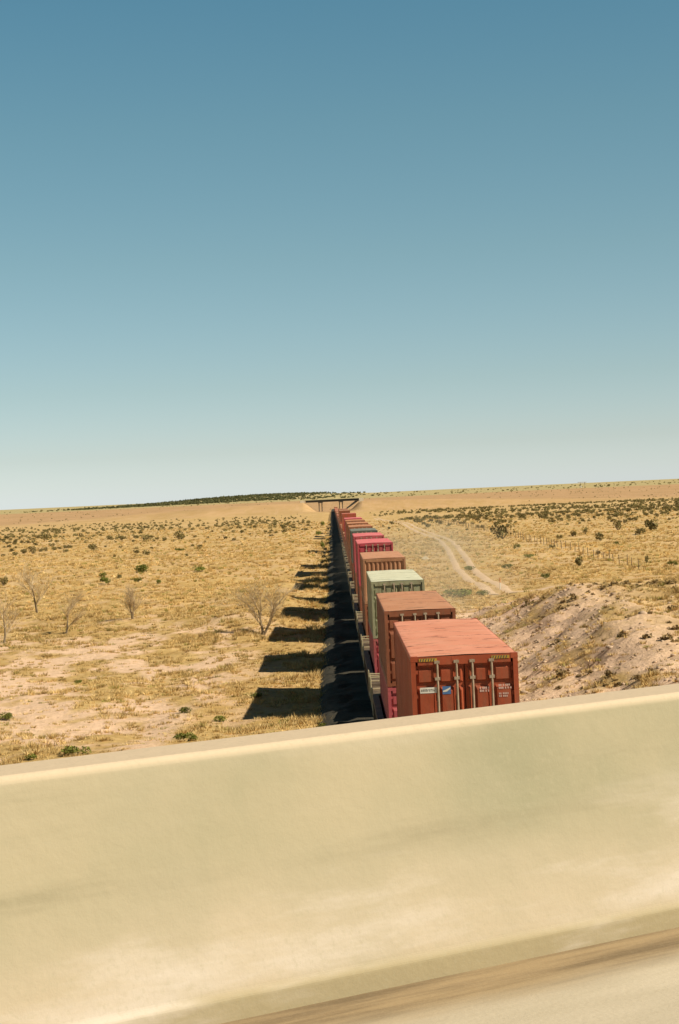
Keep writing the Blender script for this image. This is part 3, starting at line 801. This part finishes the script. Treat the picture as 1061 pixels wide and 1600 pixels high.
def cluster(P, R, n, size, hz, mat_, name, label, seed):
    r = np.random.default_rng(seed); N_ = len(P)
    cz = ground(P[:, 0], P[:, 1])
    off = r.normal(size=(N_, n, 3)); off /= np.linalg.norm(off, axis=2)[..., None]; off *= r.uniform(.3, 1, (N_, n, 1))
    off[..., 2] = np.abs(off[..., 2])*hz
    C = np.concatenate([P, cz[:, None]], 1)[:, None, :]+off*R[:, None, None]
    C = C.reshape(-1, 3); M = len(C)
    u = r.normal(size=(M, 3)); u /= np.linalg.norm(u, axis=1)[:, None]
    v = np.cross(u, r.normal(size=(M, 3))); v /= np.linalg.norm(v, axis=1)[:, None]
    s = (np.repeat(R, n)*size*r.uniform(.6, 1.4, M))[:, None]
    V = np.stack([C-u*s*.6, C+u*s*.6, C+v*s], 1).reshape(-1, 3)
    o = link(name, np_mesh(name, V, np.arange(3*M).reshape(-1, 3), mat_)); tag(o, label, 'scrub', kind='stuff'); return o
cluster(pts[~ind], rad[~ind], 34, .5, 1.1, SHRUB, 'distant_scrub', 'countless tiny dark shrubs speckling the far plain', 5)
n = 700; Y = rng.uniform(62, 165, n); X = rng.uniform(.085, .21, n)*Y+1.5
keep = rng.uniform(size=n) < .15+.85*sstep(.52, .66, fbm(X/3.5, Y/5, 151, 4)+.12*sstep(14, 22, X))
Pj = np.stack([X[keep], Y[keep]], -1); BRU = leaf_mat('dead_brush', (.24, .165, .07), (.36, .25, .11))
cluster(Pj, rng.uniform(.12, .34, len(Pj)), 60, .42, .8, BRU, 'low_brush', 'low brown brush tangled over the rocky bank', 8)
# ridge line shrubs and the wooded hill
n = 5200; Y = rng.uniform(3300, 5400, n); X = rng.uniform(-.3, .25, n)*Y
hill_ = np.exp(-((X+300)/300)**2)*np.exp(-((Y-4500)/560)**2)
keep = rng.uniform(size=n) < .10
Pj = np.stack([X[keep], Y[keep]], -1)
cluster(Pj, rng.uniform(1.3, 3.0, len(Pj)), 26, .5, 1.0, SHRUB, 'ridge_shrubs', 'dark specks of bushes dotting the ridge on the horizon', 6)
n = 1100; Y = rng.uniform(1500, 3300, n); X = rng.uniform(-.25, .25, n)*Y
keep = (rng.uniform(size=n) < sstep(.42, .6, fbm(X/120, Y/200, 161))) & (np.abs(Y-1540) > 20)
Pj = np.stack([X[keep], Y[keep]], -1)
cluster(Pj, rng.uniform(.4, 1.2, len(Pj)), 20, .5, 1.0, SHRUB, 'slope_shrubs', 'sparse tiny bushes speckling the bare reddish slope', 9)
n = 9000; Y = rng.uniform(3700, 5000, n); X = rng.uniform(-900, 330, n)
keep = rng.uniform(size=n) < (np.exp(-((X+250)/230)**2)*1.1-.1)*(.4+.8*(fbm(X/90, Y/160, 121) > .45))
Pj = np.stack([X[keep], Y[keep]], -1)
JUN = leaf_mat('juniper_leaves', (.085, .088, .038), (.13, .125, .05))
cluster(Pj, rng.uniform(2.0, 3.8, len(Pj)), 30, .55, .95, JUN, 'juniper_wood', 'dark juniper wood covering the low hill on the horizon', 7)

# bare trees
def bare_tree(u, v, hpx, lean, seed, label, dens=1.0):
    x, y = px(u, v); h = hpx*y/3000; r = random.Random(seed)
    root = tag(empty('bare_tree', (x, y, float(ground(x, y))-.1)), label, 'tree')
    tb = MB(); cb = MB()
    def grow(p, d, l, rad_, lev):
        q = p; segs = 3
        for s in range(segs):
            d2 = (d+Vector((r.uniform(-.22, .22), r.uniform(-.22, .22), r.uniform(-.05, .15)))).normalized()
            nq = q+d2*l/segs
            (tb if lev == 0 else cb).tube(q, nq, rad_*(1-s*.2), rad_*(1-(s+1)*.2), 6 if lev < 2 else 4, False)
            q = nq; d = d2
            if lev < 4 and (s > 0 or lev > 0 or True):
                for _ in range(2 if r.random() < (.9 if lev < 2 else .45)*dens else 1):
                    a = r.uniform(0, 2*PI); sp = r.uniform(.5, 1.0)
                    nd_ = (d+Vector((math.cos(a), math.sin(a), .15))*sp).normalized()
                    grow(q, nd_, l*r.uniform(.5, .8), rad_*.46, lev+1)
    for k in range(2 if seed % 2 else 1):
        grow(Vector((0, 0, 0)), Vector((lean+(.3 if k else 0), 0, 1)).normalized(), h*.42, .018*h+.03, 0)
    tb.build('trunk', BARK, root); cb.build('crown', simple('twig_bark', (.46, .34, .19), (.55, .42, .25), 6, .9), root)
bare_tree(411, 992, 100, .05, 3, 'leafless tree standing at the tips of the train shadows')
bare_tree(58, 958, 96, .05, 4, 'leafless tree with a dark trunk, second from the left edge')
bare_tree(103, 990, 78, .12, 6, 'small leafless tree right of and nearer than the dark-trunked one')
bare_tree(207, 968, 66, -.02, 7, 'faint leafless tree halfway between the left edge and the train shadows')
bare_tree(6, 1005, 90, .30, 8, 'leaning leafless tree at the left edge of the photo')

# ------------------------------------------------------------------ dry grass (one uncountable cover)
def grass():
    P = []; HT = []
    for (ya, yb, dens, h0, h1) in ((55, 135, 4.2, .09, .23), (135, 230, 2.2, .12, .29), (230, 420, .5, .18, .38), (420, 800, .10, .2, .42)):
        for (xa, xb) in ((-.24, None), (None, .27)):
            n = int(dens*(yb-ya)*(.24*(ya+yb)/2)*1.05)
            Y = rng.uniform(ya, yb, n)
            X = rng.uniform(0, 1, n)
            X = (-.55-X*(.24*Y+6)) if xa else (6.6+X*(.25*Y+4))
            P.append(np.stack([X, Y], -1)); HT.append(rng.uniform(h0, h1, n))
    P = np.concatenate(P); HT = np.concatenate(HT)
    sm = soil_mask(P[:, 0], P[:, 1]); cl = fbm(P[:, 0]/2.2, P[:, 1]/2.6, 131, 3)
    k = (rng.uniform(size=len(P)) > sm*np.where(P[:, 0] < 0, .55, .66)) & (rng.uniform(size=len(P)) < .5+.8*sstep(.35, .62, cl))
    k &= ~((np.abs(np.abs(P[:, 0]-road_x(P[:, 1]))-1.0) < .75) & (P[:, 1] > 190))
    k &= ~((np.abs(P[:, 1]-198) < 2.2) & (P[:, 0] > 16) & (P[:, 0] < 32))
    P = P[k]; HT = HT[k]*(.7+.8*sstep(.4, .65, cl[k])); N_ = len(P)
    edge = np.exp(-((P[:, 0]+1.5)/1.3)**2); HT = HT*(1+.5*edge)
    B = 30
    Z = ground(P[:, 0], P[:, 1])-.02
    a = rng.uniform(0, 2*PI, (N_, B)); rs = rng.uniform(.10, .34, (N_, 1)); sp = np.sqrt(rng.uniform(.0, 1, (N_, B)))*rs; ln = rng.uniform(.2, .9, (N_, B))
    base = np.stack([P[:, 0:1]+np.cos(a)*sp, P[:, 1:2]+np.sin(a)*sp*.8, np.repeat(Z[:, None], B, 1)], -1)
    h = HT[:, None]*rng.uniform(.6, 1.15, (N_, B))*(1.15-.8*sp/.34)
    tip = base+np.stack([np.cos(a)*ln*h+.05*h, np.sin(a)*ln*h, h], -1)
    wdt = (.012+.00010*P[:, 1])[:, None]*rng.uniform(.7, 1.3, (N_, B))
    b2 = rng.uniform(0, 2*PI, (N_, B)); side = np.stack([np.cos(b2), np.sin(b2), b2*0], -1)*wdt[..., None]
    V = np.stack([base-side, base+side, tip], 2).reshape(-1, 3)
    pal = np.array([(.69, .505, .20), (.61, .44, .165), (.50, .355, .13), (.77, .60, .27), (.37, .32, .085), (.42, .285, .11)])
    pk = rng.choice(len(pal), N_, p=[.3, .26, .18, .14, .06, .06])
    big = fbm(P[:, 0]/20, P[:, 1]/20, 141)
    c = pal[pk]*np.array([1.03, 1, 1.06])*(.85+.35*big)[:, None]*(.84+.16*sstep(120, 230, P[:, 1]))[:, None]*rng.uniform(.85, 1.15, (N_, 1))
    C = np.repeat(c, B*3, 0)
    m, nt, p = new_mat('dry_grass')
    at = nt.nodes.new('ShaderNodeVertexColor'); at.layer_name = 'tone'
    nt.links.new(at.outputs[0], p.inputs['Base Color']); p.inputs['Roughness'].default_value = .9; p.inputs['Specular IOR Level'].default_value = .1
    o = link('dry_grass', np_mesh('dry_grass', V, np.arange(len(V)).reshape(-1, 3), m, C))
    tag(o, 'straw coloured dry grass covering the plain and banks', 'grass', kind='stuff')
grass()

# loose stones on the rocky bank
def stones():
    r = np.random.default_rng(9); n = 2600
    X = r.uniform(6.8, 24, n); Y = r.uniform(52, 165, n)
    k = r.uniform(size=n) < soil_mask(X, Y)*.9+.05; X = X[k]; Y = Y[k]; n = len(X)
    s = r.uniform(.03, .12, n); s[r.uniform(size=n) < .03] *= 2.0
    ico = np.array([(0, 0, 1), (.89, 0, .45), (.28, .85, .45), (-.72, .53, .45), (-.72, -.53, .45), (.28, -.85, .45), (.72, .53, -.45), (-.28, .85, -.45), (-.89, 0, -.45), (-.28, -.85, -.45), (.72, -.53, -.45), (0, 0, -1)])
    fi = np.array([(0,1,2),(0,2,3),(0,3,4),(0,4,5),(0,5,1),(1,6,2),(2,7,3),(3,8,4),(4,9,5),(5,10,1),(2,6,7),(3,7,8),(4,8,9),(5,9,10),(1,10,6),(6,11,7),(7,11,8),(8,11,9),(9,11,10),(10,11,6)])
    V = ico[None]*r.uniform(.7, 1.3, (n, 12, 1))*s[:, None, None]*np.array([1.3, 1, .75])
    V = V+np.stack([X, Y, ground(X, Y)+.15*s], -1)[:, None, :]
    Fm = (fi[None]+np.arange(n)[:, None, None]*12).reshape(-1, 3)
    o = link('loose_stones', np_mesh('loose_stones', V.reshape(-1, 3), Fm, simple('stone', (.58, .42, .28), (.40, .28, .18), 1.2, .95)))
    tag(o, 'pinkish loose stones strewn over the rocky bank', 'stones', kind='stuff')
stones()

# ------------------------------------------------------------------ fence, marker post, far roadside canopy
POST = simple('fence_wood', (.16, .11, .06), (.26, .18, .10), 3, .9)
fx = 36.8
fe = tag(empty('wire_fence', (fx, 232, 0)), 'thin wire fence with wooden posts receding beside the dirt road', 'fence')
rf = random.Random(4); tops = []
for k in range(86):
    y = 232+k*5.2; x = fx+rf.uniform(-.15, .15); g = float(ground(x, y)); hh = rf.uniform(1.15, 1.5); l = rf.uniform(-.09, .09)
    b = MB(); b.tube((x-fx, y-232, g-.2), (x-fx+l, y-232, g+hh), .058, .045, 6); b.build('post', POST, fe); tops.append((x-fx+l, y-232, g+hh))
b = MB()
for k in range(len(tops)-1):
    for dz in (.12, .5, .88): 
        p, q = tops[k], tops[k+1]; b.tube((p[0], p[1], p[2]-dz), (q[0], q[1], q[2]-dz), .004, n=4, caps=False)
b.build('wire', STEEL, fe)
x, y = px(782, 921); g = float(ground(x, y))
mk = tag(empty('marker_post', (x, y, g)), 'slim pipeline marker, white with an orange top, beside the dirt road end', 'marker post')
b = MB(); b.tube((0, 0, -.1), (0, 0, .72), .055, n=10); b.build('pole', WHT, mk)
b = MB(); b.tube((0, 0, .72), (0, 0, 1.18), .06, n=10); b.tube((0, 0, 1.18), (0, 0, 1.23), .06, .02, n=10); b.build('cap', simple('marker_orange', (.60, .22, .06), (.52, .18, .05), 5, .6), mk)
x, y = px(664, 874); g = float(ground(x, y))
b = MB(); r3 = random.Random(8)
b.add([(-.7, -.3, 0), (.5, -.35, 0), (.7, .4, 0), (-.5, .45, 0), (-.25, 0, .42), (.22, .05, .5)], [(0, 1, 5, 4), (1, 2, 5), (2, 3, 4, 5), (3, 0, 4), (3, 2, 1, 0)])
o = b.build('boulder', simple('white_stone', (.62, .52, .36), (.5, .41, .27), 3, .9), None); o.location = (x, y, g)
tag(o, 'pale boulder on the grass right of the tan-brown container', 'boulder')

# roadside canopy and trees on the ridge
def ridge(u, Y): return (u-518)*.99897*Y/3000+ .0
Yr = 3600.; xr_ = ridge(912, Yr); g = float(ground(xr_, Yr))
cn = tag(empty('roadside_canopy', (xr_, Yr, g)), 'tiny pale roadside canopy on a mast, on the right-hand ridge', 'canopy')
b = MB(); b.box(-9.5, 6, -4, 4, 9.2, 10.2); b.build('roof', CON, cn)
b = MB(); b.box(2.5, 3.7, -.6, .6, 0, 9.2); b.box(-5.4, -4.8, -.3, .3, 0, 9.2); b.build('mast', CON, cn)
b = MB(); b.box(-6, -2.5, -3, 3, 0, 2.4); b.prism([(-6.3, 2.4), (-2.2, 2.4), (-4.2, 3.6)], -3.2, 3.2); b.build('kiosk', WHT, cn)
for k, (u, s) in enumerate(((931, 3.6), (939, 3.0), (952, 3.8), (986, 2.6), (909.5, 2.4), (965, 2.2))):
    X = ridge(u, 3650.); shrub(X, 3650., s, s*.9, 'far dark tree clump on the right ridge near the roadside canopy', 'tree clumps on the right ridge', name='tree_clump', cat='tree', k=k)

# ------------------------------------------------------------------ dust stirred up beside the train
def dust():
    b = MB(); b.box(-1, 1, -1, 1, -1, 1); m = bpy.data.materials.new('dust'); m.use_nodes = True
    nt = m.node_tree; nt.nodes.clear(); o_ = nt.nodes.new('ShaderNodeOutputMaterial'); v = nt.nodes.new('ShaderNodeVolumePrincipled')
    v.inputs['Color'].default_value = (1.0, .86, .60, 1); v.inputs['Anisotropy'].default_value = .1
    tcn = nt.nodes.new('ShaderNodeTexCoord'); ln = nt.nodes.new('ShaderNodeVectorMath'); ln.operation = 'LENGTH'; nt.links.new(tcn.outputs['Object'], ln.inputs[0])
    f = ramp_f(nt, ln.outputs['Value'], 1.0, .25)
    pos = nt.nodes.new('ShaderNodeNewGeometry').outputs['Position']
    n_ = ramp_f(nt, noise(nt, .11, 2, pos, .5, mapping=(1, .45, 1.3)), .38, .72)
    a = nt.nodes.new('ShaderNodeMath'); a.operation = 'MULTIPLY'; nt.links.new(f, a.inputs[0]); nt.links.new(n_, a.inputs[1])
    c = nt.nodes.new('ShaderNodeMath'); c.operation = 'MULTIPLY'; nt.links.new(a.outputs[0], c.inputs[0]); c.inputs[1].default_value = .0175
    nt.links.new(c.outputs[0], v.inputs['Density']); nt.links.new(v.outputs[0], o_.inputs['Volume'])
    o = b.build('dust_cloud', m); o.location = (9.5, 205, 1.6); o.scale = (11, 135, 6.0)
    tag(o, 'thin pale dust drifting beside the train over the dirt road', 'dust', kind='stuff')
dust()
